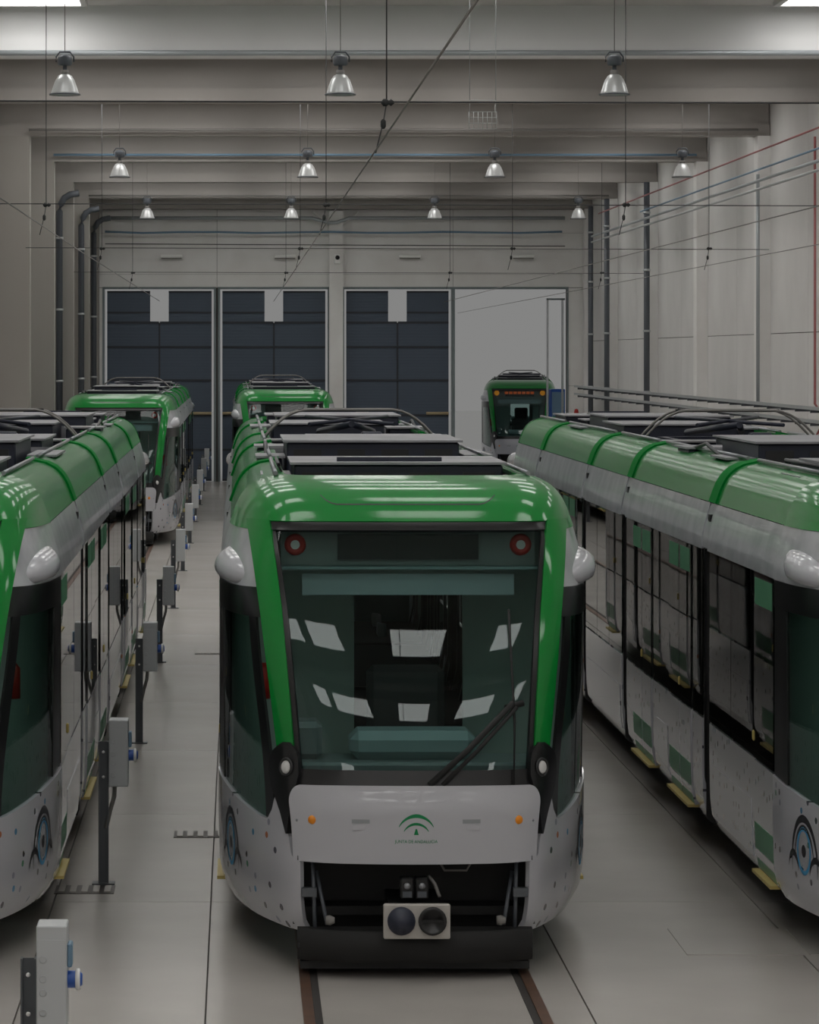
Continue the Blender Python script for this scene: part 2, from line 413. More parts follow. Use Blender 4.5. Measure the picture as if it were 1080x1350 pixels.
def FN(s, z):
    e = 1e-3; a = F(s+e, z)-F(s-e, z); b = F(s, min(z+e, 3.33))-F(s, max(z-e, .28))
    n = a.cross(b)
    n = n.normalized() if n.length > 1e-12 else Vector((0, -1, 0))
    return n
def FO(s, z, off): return F(s, z)+FN(s, z)*off
def s_of_x(x, z):
    lo, hi = 0.0, 1.0
    for _ in range(40):
        m = (lo+hi)/2
        if F(m, z).x < abs(x): lo = m
        else: hi = m
    return math.copysign((lo+hi)/2, x)
def lerp(a, b, t): return a+(b-a)*t
def rows(lo, hi, z0, z1, nz, ns, off=0, th=.03):   # strip between s=lo(z) and s=hi(z)
    o, i = [], []
    for r in range(nz+1):
        z = lerp(z0, z1, r/nz); a, b = (lo(z) if callable(lo) else lo), (hi(z) if callable(hi) else hi)
        ss = [lerp(a, b, c/ns) for c in range(ns+1)]
        o.append([FO(s, z, off) for s in ss]); i.append([FO(s, z, off-th) for s in ss])
    return MB().sheet(o, i)
def cols(lo, hi, s0, s1, nz, ns, off=0, th=.03):   # strip between z=lo(s) and z=hi(s)
    o, i = [], []
    for r in range(nz+1):
        a_, b_ = [], []
        for c in range(ns+1):
            s = lerp(s0, s1, c/ns); u = abs(s); z = lerp(lo(u) if callable(lo) else lo, hi(u) if callable(hi) else hi, r/nz)
            a_.append(FO(s, z, off)); b_.append(FO(s, z, off-th))
        o.append(a_); i.append(b_)
    return MB().sheet(o, i)
def lin(pts):
    def f(x):
        if x <= pts[0][0]: return pts[0][1]
        for (a, b), (c, d) in zip(pts, pts[1:]):
            if x <= c: return b+(d-b)*(x-a)/(c-a)
        return pts[-1][1]
    return f
def panel_side(sg, y0, y1, z0, z1, off=0, th=.03, nz=None):
    nz = nz or max(1, int((z1-z0)/.12)); s0, s1 = 1+(y0-YE), 1+(y1-YE)
    if sg > 0: return rows(s0, s1, z0, z1, nz, 1, off, th)
    return rows(-s1, -s0, z0, z1, nz, 1, off, th)

def flat_on(pts, off, mapper):                      # thin printed shape: polygon strip [(inner),(outer)] lists mapped onto the shell
    m = MB(); a, b = pts
    A = [mapper(p, off) for p in a]; B = [mapper(p, off) for p in b]
    for k in range(len(a)-1): m.quad([A[k], A[k+1], B[k+1], B[k]])
    return m

xin, xout = lin([(1.2, .785), (1.31, .795), (1.75, .83), (2.45, .894), (3.06, .970)]), lin([(1.4, .90), (1.75, .943), (2.45, 1.035), (3.06, 1.122)])
def memo(f):
    d = {}
    def g(z):
        if z not in d: d[z] = f(z)
        return d[z]
    return g
win_in = memo(lambda z: s_of_x(xin(z), z))          # edge of the windscreen
win_out = memo(lambda z: s_of_x(xout(z), z))        # outer edge of the green pillar
ztop = lin([(.335, .78), (.366, .80), (.380, .98), (.425, 1.23), (.445, 1.10), (.470, 1.02), (.52, 1.03), (.6, 1.06), (.8, 1.13), (1.0, 1.18)])
Z_W0, Z_W1 = 1.31, 3.04
CABGAP = .012

def make_cab(T):
    parts = []
    def P(mb, name, m, parent=None):
        o = mb.build(name, m, parent or T)
        if parent is None: parts.append(o)
        return o
    # windscreen with its black frame
    P(rows(lambda z: -win_in(z)+.006, lambda z: win_in(z)-.006, Z_W0, Z_W1, 14, 28, .0, .012), 'windscreen', 'windscreen')
    fr_ = MB()
    for sg in (-1, 1):
        lo = (lambda z: win_in(z)-.016) if sg > 0 else (lambda z: -win_in(z)-.004)
        hi = (lambda z: win_in(z)+.004) if sg > 0 else (lambda z: -win_in(z)+.016)
        g = rows(lo, hi, Z_W0, Z_W1, 14, 2, .012, .03); n0 = len(fr_.v); fr_.v += g.v; fr_.f += [tuple(i+n0 for i in f) for f in g.f]; fr_.sm += g.sm
    for z0, z1 in ((1.22, 1.40), (2.99, 3.05)):
        g = rows(lambda z: -win_in(z), lambda z: win_in(z), z0, z1, 2, 28, .012, .03); n0 = len(fr_.v); fr_.v += g.v; fr_.f += [tuple(i+n0 for i in f) for f in g.f]; fr_.sm += g.sm
    P(fr_, 'windscreen_frame', 'black')
    # green pillars and brow
    for sg in (-1, 1):
        lo, hi = (win_in, win_out) if sg > 0 else ((lambda z: -win_out(z)), (lambda z: -win_in(z)))
        P(rows(lo, hi, 1.40, 3.05, 20, 6, .03, .07), 'corner_pillar', 'green')
    brow = P(rows(-1, 1, 3.045, 3.33, 16, 56, .022, .05), 'roof_brow', 'green')
    P(MB().box(-.87, .87, 1.7, 2.6, 3.285, 3.325), 'roof_cover', 'green')
    hl = []
    for x in [-.62+.04*i for i in range(32)]:
        e = max(abs(x)-.5, 0)/.12; hl.append((x, 3.15+.06*min(e, 1)**2))
    # hatch seam line on the brow
    hm = lambda p, off: FO(s_of_x(p[0], p[1]), p[1], off)
    P(flat_on(([(x, z) for x, z in hl], [(x, z+.008) for x, z in hl]), .024, hm), 'hatch_seam', 'black_print', brow)
    # lower skirts
    for sg in (-1, 1):
        sk = cols(.30, ztop, .335 if sg > 0 else -1.0, 1.0 if sg > 0 else -.335, 8, 60, .02, .04)
        o = P(sk, 'corner_skirt', 'white_flecked')
        # eye emblem printed on the skirt
        s0, z0, kx = .735, .74, .285
        mp = lambda p, off, sg=sg: FO(sg*(s0+p[0]*kx), z0+p[1], off)
        def ring(rx, rz, w_, a0, a1, cx=0, cz=0, n=28, taper=0):
            A, B = [], []
            for i in range(n+1):
                a = lerp(a0, a1, i/n); ww = w_*(1-taper*abs(2*i/n-1)**1.5)
                A.append((cx+rx*math.cos(a), cz+rz*math.sin(a))); B.append((cx+(rx+ww)*math.cos(a), cz+(rz+ww)*math.sin(a)))
            return A, B
        for (nm, m_, args) in (('eye_ring', 'blue_print', (.115, .14, .03, 0, 2*PI)), ('eye_pupil', 'black_print', (0.0, 0.0, .045, 0, 2*PI)),
                               ('eye_ring', 'grey_print', (.085, .11, .014, 0, 2*PI))):
            P(flat_on(ring(*args), .0225, mp), nm, m_, o)
        P(flat_on(ring(.26, .33, .055, -.1, PI+.1, 0, -.13, 36, .9), .0225, mp), 'eye_brow', 'black_print', o)
        P(flat_on(ring(.19, .23, .035, -.05, PI+.05, 0, -.08, 36, .9), .0225, mp), 'eye_brow', 'black_print', o)
        P(flat_on(ring(.12, .12, .05, .3, PI-.2, .24, -.18, 20, .9), .0225, mp), 'eye_lash', 'black_print', o)
        P(flat_on(ring(.12, .12, .05, .2, PI-.3, -.24, -.18, 20, .9), .0225, mp), 'eye_lash', 'black_print', o)
        # side window, its black borders, silver band
        fl = lambda s: ztop(s)+.008
        sf = .445                                    # where the window starts at its foot
        def wlo(z): return max(win_out(max(z, 1.4)), sf) if z > 1.4 else sf
        nz_ = 24; go, gi, bo, bi, fo, fi = [], [], [], [], [], []
        for r in range(nz_+1):
            v = r/nz_
            def rowpts(sa_f, sb_f, ns, off, th):
                oo, ii = [], []
                for c in range(ns+1):
                    u = c/ns; zz = lerp(1.05, 2.6, v); s_ = lerp(sa_f(zz), sb_f(zz), u); z_ = lerp(fl(s_), 2.6, v)
                    oo.append(FO(sg*s_, z_, off)); ii.append(FO(sg*s_, z_, off-th))
                return (oo, ii) if sg > 0 else (oo[::-1], ii[::-1])
            a, b = rowpts(lambda z: wlo(z)+.035, lambda z: .86, 14, .0, .012); go.append(a); gi.append(b)
            a, b = rowpts(lambda z: .86, lambda z: 1.0, 6, .006, .02); bo.append(a); bi.append(b)
            a, b = rowpts(lambda z: wlo(z), lambda z: wlo(z)+.04, 3, .006, .02); fo.append(a); fi.append(b)
        P(MB().sheet(go, gi), 'side_window', 'cabglass')
        P(MB().sheet(bo, bi), 'window_border', 'black'); P(MB().sheet(fo, fi), 'window_border', 'black')
        for z0, z1, off in ((2.40, 2.62, .010), ):
            P(rows((lambda z: win_out(z)) if sg > 0 else -1.0, 1.0 if sg > 0 else (lambda z: -win_out(z)), z0, z1, 2, 24, off, .02), 'window_border', 'black')
        P(rows((lambda z: win_out(z)) if sg > 0 else -1.0, 1.0 if sg > 0 else (lambda z: -win_out(z)), 2.60, 2.985, 8, 24, .014, .03), 'cornice', 'silver')
        P(rows((lambda z: win_in(z)) if sg > 0 else -1.0, 1.0 if sg > 0 else (lambda z: -win_in(z)), 2.985, 3.05, 2, 24, .021, .04), 'brow_corner', 'green')
        # camera pod on the cornice
        pod = MB(); nu, nv = 20, 12; i0 = len(pod.v)
        for v in range(nv+1):
            ph = -PI/2+PI*v/nv
            for u in range(nu):
                th = 2*PI*u/nu; x, y, z = math.cos(ph)*math.cos(th), math.cos(ph)*math.sin(th), math.sin(ph)
                z = max(z, -.45); ex = lambda q, k: math.copysign(abs(q)**k, q)
                pod.v.append((sg*(1.215+.16*ex(x, .8)*(1-.45*max(y, 0))-.13*max(-y, 0)**1.5), 1.50+(.52 if y < 0 else .6)*ex(y, .85), 2.715+.125*z+.06*y))
        for v in range(nv):
            for u in range(nu): pod.f.append((v*nu+u, v*nu+(u+1) % nu, (v+1)*nu+(u+1) % nu, (v+1)*nu+u)); pod.sm.append(True)
        P(pod, 'camera_pod', 'white')
        # headlamp housing
        zo_ = lin([(.96, .838), (1.10, .825), (1.25, .795), (1.36, .77), (1.46, .775), (1.52, .79), (1.57, .83)]); zi_ = lin([(.96, .846), (1.10, .88), (1.25, .935), (1.36, .955), (1.46, .95), (1.52, .925), (1.57, .87)])
        zo = lambda z: s_of_x(zo_(z), z); zi = lambda z: s_of_x(zi_(z), z)
        lo, hi = (zo, zi) if sg > 0 else ((lambda z: -zi(z)), (lambda z: -zo(z)))
        ho = P(rows(lo, hi, .96, 1.57, 20, 6, .045, .06), 'headlamp_housing', 'black')
        sl = s_of_x(.845, 1.405); c = FO(sg*sl, 1.405, .046); nn = FN(sg*sl, 1.405)
        lam = MB().lathe([(0, .012), (.03, .012), (.044, .004), (.046, 0)], n=20); rng = MB().lathe([(.046, 0), (.05, .012), (.062, .01), (.066, 0)], n=20)
        q = Vector((0, 0, 1)).rotation_difference(nn).to_matrix().to_4x4()
        for mb_, nm, m_ in ((lam, 'headlamp', 'lens'), (rng, 'lamp_bezel', 'dark')):
            mb_.v = [tuple(c+(q @ Vector(p))) for p in mb_.v]; P(mb_, nm, m_, ho)
    # white front panel
    def hw(z):
        r = .13; d = max(0, (z-(1.29-r))/r); d = min(d, 1)
        return .360-.048*(1-math.sqrt(max(0, 1-d*d)))
    BO = lambda z: .022+.05*min(1, max(0, (z-.785)/.505))**1.5
    pv, pi_ = [], []
    for r in range(29):
        z = .785+(1.29-.785)*(1-(1-r/28)**1.8); h = hw(z); bulge = BO(z)
        pv.append([FO(lerp(-h, h, c/36), z, bulge) for c in range(37)]); pi_.append([FO(lerp(-h, h, c/36), z, -.005) for c in range(37)])
    fp = P(MB().sheet(pv, pi_), 'front_panel', 'white')
    mp = lambda p, off: FO(s_of_x(p[0], p[1]), p[1], off+BO(p[1]))
    # regional emblem: two arcs, a small wedge and a line of lettering
    def arc(r, w_, cz, sweep, n=26):
        A, B = [], []
        for i in range(n+1):
            a = PI/2+lerp(-sweep, sweep, i/n); t = w_*(1-.85*abs(2*i/n-1)**1.6)
            A.append((r*math.cos(a), cz+r*math.sin(a))); B.append(((r+t)*math.cos(a), cz+(r+t)*math.sin(a)))
        return A, B
    P(flat_on(arc(.135, .022, .960, 1.0), .0025, mp), 'emblem_arc', 'emblem', fp)
    P(flat_on(arc(.100, .018, .945, .95), .0025, mp), 'emblem_arc', 'emblem', fp)
    m = MB(); m.quad([mp(p, .0025) for p in ((-.016, .982), (.016, .982), (.004, 1.022), (-.004, 1.022))]); P(m, 'emblem_wedge', 'emblem', fp)
    cu = bpy.data.curves.new('txt', 'FONT'); cu.body = 'JUNTA DE ANDALUCIA'; cu.size = .040; cu.align_x = 'CENTER'
    to = bpy.data.objects.new('txt', cu); COL.objects.link(to); bpy.context.view_layer.update()
    tm = bpy.data.meshes.new_from_object(to.evaluated_get(bpy.context.evaluated_depsgraph_get()))
    bpy.data.objects.remove(to)
    wd = max(v.co.x for v in tm.vertices)*2
    for v in tm.vertices: v.co = mp((v.co.x*.285/wd, .928+v.co.y*.75), .003)
    tm.materials.clear(); tm.materials.append(MATS['emblem']); tm.name = 'lettering'
    lo_ = bpy.data.objects.new('lettering', tm); COL.objects.link(lo_); lo_.parent = fp
    for sg in (-1, 1):
        c = mp((sg*.68, 1.07), .0); P(MB().lathe([(0, -.012), (.022, -.010), (.031, 0), (.031, .02)], c, 18, 'y'), 'indicator_lamp', 'amber', fp)
        c = mp((sg*.78, 1.06), .0); P(MB().lathe([(0, -.006), (.009, -.004), (.010, .01)], c, 10, 'y'), 'panel_screw', 'steel', fp)
        m = MB(); m.quad([mp(p, .002) for p in ((sg*.37-.06, 1.055), (sg*.37+.06, 1.055), (sg*.37+.06, 1.082), (sg*.37-.06, 1.082))]); P(m, 'latch', 'grey_print', fp)
        m = MB(); m.box(sg*.37-.06, sg*.37+.06, mp((sg*.37, 1.03), .0).y-.004, mp((sg*.37, 1.03), .0).y+.01, 1.015, 1.05); P(m, 'latch', 'white', fp)
    # coupler bay
    b = MB(); b.box(-.80, .80, .75, .78, .2, .85); b.box(-.80, .80, .15, .78, .79, .82); b.box(-.83, -.80, .3, .78, .33, .8); b.box(.80, .83, .3, .78, .33, .8); b.box(-.8, .8, .12, .78, .2, .23)
    P(b, 'coupler_bay', 'dark')
    bo_, bi_ = [], []
    for z in (.115, .14, .31, .33):
        of = .03 if .12 < z < .32 else .0
        bo_.append([Vector((x, -.03+.16*(x/.8)**4-of+.03, z)) for x in [(-.80+1.6*i/24) for i in range(25)]]); bi_.append([Vector((x, .2, z)) for x in [(-.80+1.6*i/24) for i in range(25)]])
    P(MB().sheet(bo_, bi_), 'bumper', 'rubber')
    P(MB().box(-.78, .78, .15, .9, .05, .10), 'lower_guard', 'dark')
    cp = P(MB().box(-.225, .225, -.11, -.06, .295, .53, .008), 'coupler_plate', 'plate')
    P(MB().lathe([(.0, -.10), (.03, -.10), (.05, -.08), (.09, -.045), (.095, -.03), (.095, 0)], (-.105, -.10, .418), 24, 'y'), 'coupling_cone', 'navy', cp)
    P(MB().lathe([(.0, -.004), (.06, -.004), (.075, -.03), (.092, -.035), (.096, -.02), (.096, 0)], (.105, -.113, .418), 24, 'y'), 'coupling_cup', 'black', cp)
    P(MB().box(.03, .18, -.135, -.115, .41, .43), 'coupling_bar', 'rubber', cp)
    for dx in (-.06, .04):
        q_ = P(MB().box(dx-.045, dx+.045, .0, .12, .545, .69, .01), 'connector', 'black')
        P(MB().lathe([(0, -.015), (.02, -.015), (.024, 0)], (dx, .0, .635), 12, 'y'), 'connector_cap', 'steel', q_)
        P(MB().box(dx-.03, dx+.03, -.012, .0, .56, .60), 'connector_latch', 'pipe_dark', q_)
    P(MB().box(-.18, .18, -.06, .75, .35, .50), 'coupler_arm', 'dark')
    P(MB().tube([(.09, .1, .69), (.13, .06, .64), (.16, .02, .56)], .012), 'hose', 'wire_grey')
    P(MB().tube([(.16, .3, .785), (.21, .28, .70), (.36, .28, .70), (.41, .3, .785)], .009), 'bracket_loop', 'wire_grey')
    for sg in (-1, 1):
        P(MB().tube([(sg*.68, .16, .30), (sg*.695, .2, .78)], .014), 'gas_strut', 'pipe_dark')
        P(MB().tube([(sg*.60, .1, .36), (sg*.67, .25, .70)], .014), 'gas_strut', 'pipe_dark')
        P(MB().box(sg*.72-.05, sg*.72+.05, .14, .2, .54, .60), 'strut_bracket', 'post')
        P(MB().lathe([(0, -.03), (.03, -.03), (.035, 0), (.02, .03)], (sg*.58, .06, .395), 12, 'x'), 'strut_joint', 'wire_grey')
    # wiper
    def glassp(x, z, off): return FO(s_of_x(x, z), z, off)
    wp = P(MB().tube([glassp(.09, 1.30, .05), glassp(.35, 1.52, .06), glassp(.67, 1.83, .05)], .022), 'wiper_arm', 'rubber')
    P(MB().tube([glassp(.18, 1.30, .05), glassp(.42, 1.52, .06), glassp(.69, 1.80, .05)], .016), 'wiper_link', 'rubber', wp)
    P(MB().tube([glassp(.62, 1.80, .04), glassp(.74, 1.83, .04)], .022), 'wiper_head', 'rubber', wp)
    P(MB().tube([glassp(.66, 1.22, .03), glassp(.68, 1.7, .03), glassp(.67, 2.45, .03)], .009), 'wiper_blade', 'rubber', wp)
    # cab interior seen through the glass
    hd = P(MB().box(-.90, .90, 1.12, 1.34, 2.74, 3.0), 'header_box', 'interior')
    for sg in (-1, 1):
        P(MB().lathe([(.030, -.02), (.040, -.035), (.066, -.035), (.078, 0)], (sg*.80, 1.12, 2.885), 22, 'y'), 'tail_lamp_ring', 'red', hd)
        P(MB().lathe([(0, -.02), (.038, -.025)], (sg*.80, 1.12, 2.885), 18, 'y'), 'tail_lamp_lens', 'lens', hd)
    P(MB().box(-.5, .5, 1.10, 1.125, 2.78, 2.96), 'display', 'black', hd)
    P(MB().box(-.92, .92, 1.0, 1.13, 2.715, 2.735), 'header_ledge', 'cabteal', hd)
    P(MB().box(-.75, .75, 1.08, 1.10, 2.53, 2.68), 'sun_blind', 'blind')
    P(MB().box(-.95, .95, .42, 1.0, 1.30, 1.42, .02), 'dashboard', 'cabgrey')
    P(MB().box(-.43, .45, .55, .95, 1.42, 1.62, .06), 'console_hood', 'cabteal')
    P(MB().box(-.85, -.62, .6, .95, 1.42, 1.68, .04), 'console_screen', 'cabgrey')
    P(MB().box(-.28, .28, 1.45, 1.58, 1.35, 2.0, .05), 'seat_back', 'dark')
    P(MB().box(-.28, .28, 1.1, 1.55, 1.2, 1.34, .04), 'seat_cushion', 'dark')
    bk = MB(); bk.box(-1.25, -.35, 2.05, 2.1, .4, 3.0); bk.box(.45, 1.25, 2.05, 2.1, .4, 3.0); bk.box(-.35, .45, 2.05, 2.1, 2.5, 3.0)
    P(bk, 'cab_bulkhead', 'cablining')
    P(MB().box(-.75, .75, .5, 2.2, .36, .42), 'cab_floor', 'dark')
    for sg in (-1, 1): P(MB().lathe([(0, -.12), (.05, -.12), (.05, .1), (.02, .14), (0, .14)], (sg*1.02, 1.75, 1.85), 12), 'extinguisher', 'red')
    return parts

MODS = [(0, 5.7, 'cab'), (6.1, 11.7, 'sus'), (12.1, 15.7, 'mid'), (16.1, 21.7, 'sus'), (22.1, 27.8, 'cab')]
def make_side(T, sg, segs, y0, y1, name_pre=''):
    out = []
    def P(mb, name, m, parent=None):
        o = mb.build(name, m, parent or T)
        if parent is None: out.append(o)
        return o
    for seg in segs:
        a, b = seg[1], seg[2]
        if seg[0] == 'w':
            lp = P(panel_side(sg, a+.01, b-.01, .30, 1.18, .0), 'lower_panel', 'white_flecked')
            if b-a > .9: P(panel_side(sg, a+.15, b-.15, .42, .86, .006, .006), 'panel_hatch', 'white_flecked', lp)
            nn = max(1, round((b-a)/1.4))
            for i in range(nn):
                q0, q1 = lerp(a, b, i/nn), lerp(a, b, (i+1)/nn)
                P(panel_side(sg, q0+.012, q1-.012, 1.20, 2.60, .0, .012, 6), 'side_pane', 'sideglass')
                for e in (q0, q1):
                    P(panel_side(sg, e-.03, e+.03, .30, 2.60, -.014, .03, 6), 'window_mullion', 'black')
        else:
            nl = seg[3]
            for i in range(nl):
                q0, q1 = lerp(a, b, i/nl), lerp(a, b, (i+1)/nl)
                d = P(panel_side(sg, q0+.012, q1-.012, .36, 1.18, .012), 'door_leaf', 'white_flecked')
                P(panel_side(sg, q0+.03, q1-.03, .38, .72, .014, .003), 'door_sticker', 'green_print', d)
                P(panel_side(sg, q0+.012, q1-.012, 1.20, 2.60, .012, .012, 6), 'door_glass', 'sideglass', d)
                P(panel_side(sg, q0+.06, q1-.06, 2.36, 2.56, .014, .003, 2), 'door_sticker', 'green_print', d)
                for e in (q0, q1):
                    P(panel_side(sg, e-.03, e+.03, .30, 2.60, -.006, .03, 6), 'door_seal', 'black')
            sx = sorted((sg*1.26, sg*1.36)); P(MB().box(sx[0], sx[1], a+.03, b-.03, .338, .362), 'door_sill', 'yellow')
            sx = sorted((sg*1.33, sg*1.352)); P(MB().box(sx[0], sx[1], b-.02 if nl == 1 else (a+b)/2-.02, (b+.03) if nl == 1 else (a+b)/2+.02, 1.32, 1.40, .01), 'door_button', 'yellow')
    P(panel_side(sg, y0, y1, 2.605, 2.985, .014, .03, 6), 'cornice', 'silver')
    s0, s1 = 1+(y0-YE), 1+(y1-YE)
    P(rows(s0 if sg > 0 else -s1, s1 if sg > 0 else -s0, 2.99, 3.33, 12, 1, .016, .03), 'roof_fairing', 'green')
    return out
def roof_gear(T, kind, a, b):
    out = []
    def P(mb, name, m, parent=None):
        o = mb.build(name, m, parent or T)
        if parent is None: out.append(o)
        return o
    def crate(x0, x1, y0, y1, z1, lid=True):
        o = P(MB().box(x0, x1, y0, y1, 3.12, z1, .015), 'roof_unit', 'navy')
        if lid: P(MB().box(x0-.03, x1+.03, y0-.03, y1+.03, z1, z1+.018), 'unit_lid', 'navy_lid', o)
        nb = int((x1-x0)/.35)
        for i in range(nb):
            xx = lerp(x0+.06, x1-.30, i/max(1, nb-1)); P(MB().box(xx, xx+.24, y0-.012, y0, 3.2, z1-.06), 'unit_grille', 'dark', o)
        return o
    P(MB().box(-1.12, 1.12, a, b, 3.06, 3.115), 'roof_deck', 'dark')
    P(MB().box(-1.27, 1.27, max(a, 2.1), min(b, L-2.1), .36, .42), 'floor_pan', 'dark')
    for sg in (-1, 1): P(MB().tube([(sg*.93, a+.1 if a > 1 else 2.7, 3.36), (sg*.93, b-.1, 3.36)], .018), 'roof_rail', 'steel')
    if kind == 'cab':
        crate(-.78, .80, 2.75, 4.3, 3.40); crate(-.70, .62, 4.42, 5.4, 3.36); crate(-1.0, -.83, 3.0, 3.8, 3.3); crate(.84, 1.0, 3.2, 4.4, 3.28)
        P(MB().tube([(-.85, 2.9, 3.3), (-.9, 2.75, 3.4), (-.9, 4.4, 3.4), (-.85, 4.5, 3.3)], .015), 'cable', 'wire')
        P(MB().box(-.45, .35, 2.95, 3.05, 3.42, 3.45), 'lift_bar', 'navy')
    elif kind == 'sus':
        h = a; crate(-.78, .72, h+.5, h+2.7, 3.47); crate(-.5, .8, h+3.1, h+5.1, 3.42); crate(-1.02, -.82, h+.6, h+1.5, 3.33); crate(-1.02, -.6, h+3.2, h+4.0, 3.35); crate(.82, 1.02, h+1, h+2.5, 3.33)
        for k in range(3):
            P(MB().box(-.9, .9, h+2.78+.1*k, h+2.82+.1*k, 3.16, 3.30+.03*k), 'cable_duct', 'navy_lid')
        P(MB().tube([(-.95, h+.2, 3.2), (-.95, h+2.5, 3.42), (-.95, h+5.4, 3.2)], .018), 'cable', 'wire')
    else:
        m0 = (a+b)/2
        fr_ = MB()
        for x in (-.55, .55): fr_.box(x-.04, x+.04, m0-1.2, m0+1.2, 3.26, 3.33)
        for y in (m0-1.2, m0, m0+1.15): fr_.box(-.6, .6, y-.04, y+.04, 3.26, 3.33)
        pf = P(fr_, 'pantograph_frame', 'navy')
        for x in (-.5, .5):
            for y in (m0-1.1, m0+1.1): P(MB().lathe([(.05, 3.11), (.08, 3.13), (.05, 3.16), (.08, 3.19), (.05, 3.22), (.05, 3.27)], (x, y, 0), 12), 'insulator', 'wood', pf)
        P(MB().tube([(-.3, m0+1.0, 3.38), (0, m0-.9, 3.50)], .035).tube([(.3, m0+1.0, 3.38), (0, m0-.9, 3.50)], .035), 'pantograph_arm', 'navy')
        P(MB().tube([(-.45, m0-.95, 3.5), (.45, m0+.8, 3.55)], .02).tube([(.45, m0-.95, 3.5), (-.45, m0+.8, 3.55)], .02), 'pantograph_arm', 'navy')
        for y in (m0-.25, m0+.15):
            pts = []
            for i in range(25):
                x = -.95+1.9*i/24; e = max(0, abs(x)-.45)/.5; pts.append((x, y, 3.64-.34*e**2))
            P(MB().tube(pts, .013), 'pantograph_horn', 'wire_grey')
        for y in (m0-.05, m0+.02): P(MB().box(-.55, .55, y-.02, y+.02, 3.62, 3.65), 'carbon_strip', 'dark')
        crate(-.9, .9, a+.06, a+.45, 3.34); crate(.1, .32, m0-1.05, m0-.8, 3.42, False)
    return out
def bellows(T, a, b):
    out = []
    m = MB(); n = 7
    for i in range(n):
        y0 = lerp(a, b, i/n); y1 = lerp(a, b, (i+1)/n); ym = (y0+y1)/2
        for q0, q1, d0, d1 in ((y0, ym, -.10, -.03), (ym, y1, -.03, -.10)):
            for sg in (-1, 1):
                for z0, z1 in ((.34, 1.4), (1.4, 2.62)):
                    m.quad([(sg*(1.33+d0), q0, z0), (sg*(1.33+d1), q1, z0), (sg*(1.33+d1), q1, z1), (sg*(1.33+d0), q0, z1)])
    m.box(-1.2, 1.2, a, b, .34, .38)
    o = m.build('bellows', 'rubber', T); out.append(o)
    for sg in (-1, 1):
        s0, s1 = 1+(a-YE), 1+(b-YE)
        c1 = rows((s0 if sg > 0 else -s1), (s1 if sg > 0 else -s0), 2.62, 2.985, 4, 1, .004, .03).build('joint_cover', 'silver', T)
        c2 = rows((s0 if sg > 0 else -s1), (s1 if sg > 0 else -s0), 2.99, 3.33, 10, 1, .034, .05).build('joint_cover', 'strap', T)
        cl = MB().box(sg*1.27-.03, sg*1.27+.03, (a+b)/2-.06, (a+b)/2+.06, 2.84, 2.90).build('joint_clip', 'black', T)
        out += [c1, c2, cl]
    out.append(MB().box(-1.1, 1.1, a, b, 3.05, 3.10).build('joint_roof', 'rubber', T))
    return out
def bogie(T, yc):
    m = MB()
    for sg in (-1, 1): m.box(sg*.70-.12, sg*.70+.12, yc-1.1, yc+1.1, .22, .42)
    m.box(-.6, .6, yc-.2, yc+.2, .2, .4)
    b = m.build('bogie', 'dark', T)
    for dy in (-.85, .85):
        for sg in (-1, 1): MB().lathe([(0, -.06), (.27, -.06), (.29, .06), (0, .06)], (sg*.7525, yc+dy, .305), 24, 'x').build('wheel', 'steel', b)
    return b
def make_tram():
    T = empty('tram')
    cab = make_cab(T)
    for sg in (-1, 1):
        cab += make_side(T, sg, [('d', 2.22, 3.16, 1), ('w', 3.2, 5.68)], YE, 5.7)
    cab += roof_gear(T, 'cab', 1.9, 5.7); cab.append(bogie(T, 3.6)); cab += bellows(T, 5.7, 6.1)
    sus = []
    for sg in (-1, 1): sus += make_side(T, sg, [('w', 6.1, 6.75), ('d', 6.75, 8.25, 2), ('w', 8.25, 9.55), ('d', 9.55, 11.05, 2), ('w', 11.05, 11.7)], 6.1, 11.7)
    sus += roof_gear(T, 'sus', 6.1, 11.7); sus += bellows(T, 11.7, 12.1)
    for o in cab+sus:                # the rear half is the front half turned round
        c = copy_tree(o, T); c.location = (0, L, 0); c.rotation_euler = (0, 0, PI)
    for sg in (-1, 1): make_side(T, sg, [('w', 12.1, 15.7)], 12.1, 15.7)
    roof_gear(T, 'mid', 12.1, 15.7); bogie(T, 13.9)
    return T
tram = make_tram(); tram.location = (TRACKS[1], 23.1, 0)
TR = [(tram, 'green and white tram with uncovered coupler bay and emblem on its front panel')]
spots = [(TRACKS[0], 23.1, 'green and white tram whose doors face the nearest socket posts'),
         (TRACKS[2], 22.6, 'green and white tram with eye emblem alongside the pipe-lined right wall'),
         (TRACKS[0], 75.2, 'small distant green and white tram in front of the navy door by the left wall'),
         (TRACKS[1], 85.6, 'small distant green and white tram in front of the concrete pilaster'),
         (9.8, 118.5, 'distant green tram with lit orange destination sign at the open doorway')]
for X, Y, lab in spots:
    t = copy_tree(tram); t.location = (X, Y, 0)
    if Y > 115: t.rotation_euler = (0, 0, -.085)       # standing on the curve outside
    TR.append((t, lab))
for t, lab in TR: tag(t, lab, 'tram', 'green and white trams')
last = TR[-1][0]
for o in list(last.children):        # lit sign and lamps on the tram waiting outside
    if o.name.startswith('header_box') and abs(o.location.y) < 1:
        for sg in (-1, 1): MB().lathe([(0, -.05), (.07, -.045), (.09, 0)], (sg*.80, 1.09, 2.9), 18, 'y').build('marker_lamp', 'amber_lit', o)
        for i in range(7): MB().box(-.52+i*.15, -.40+i*.15, 1.07, 1.095, 2.86, 2.95).build('led_block', 'led_lit', o)

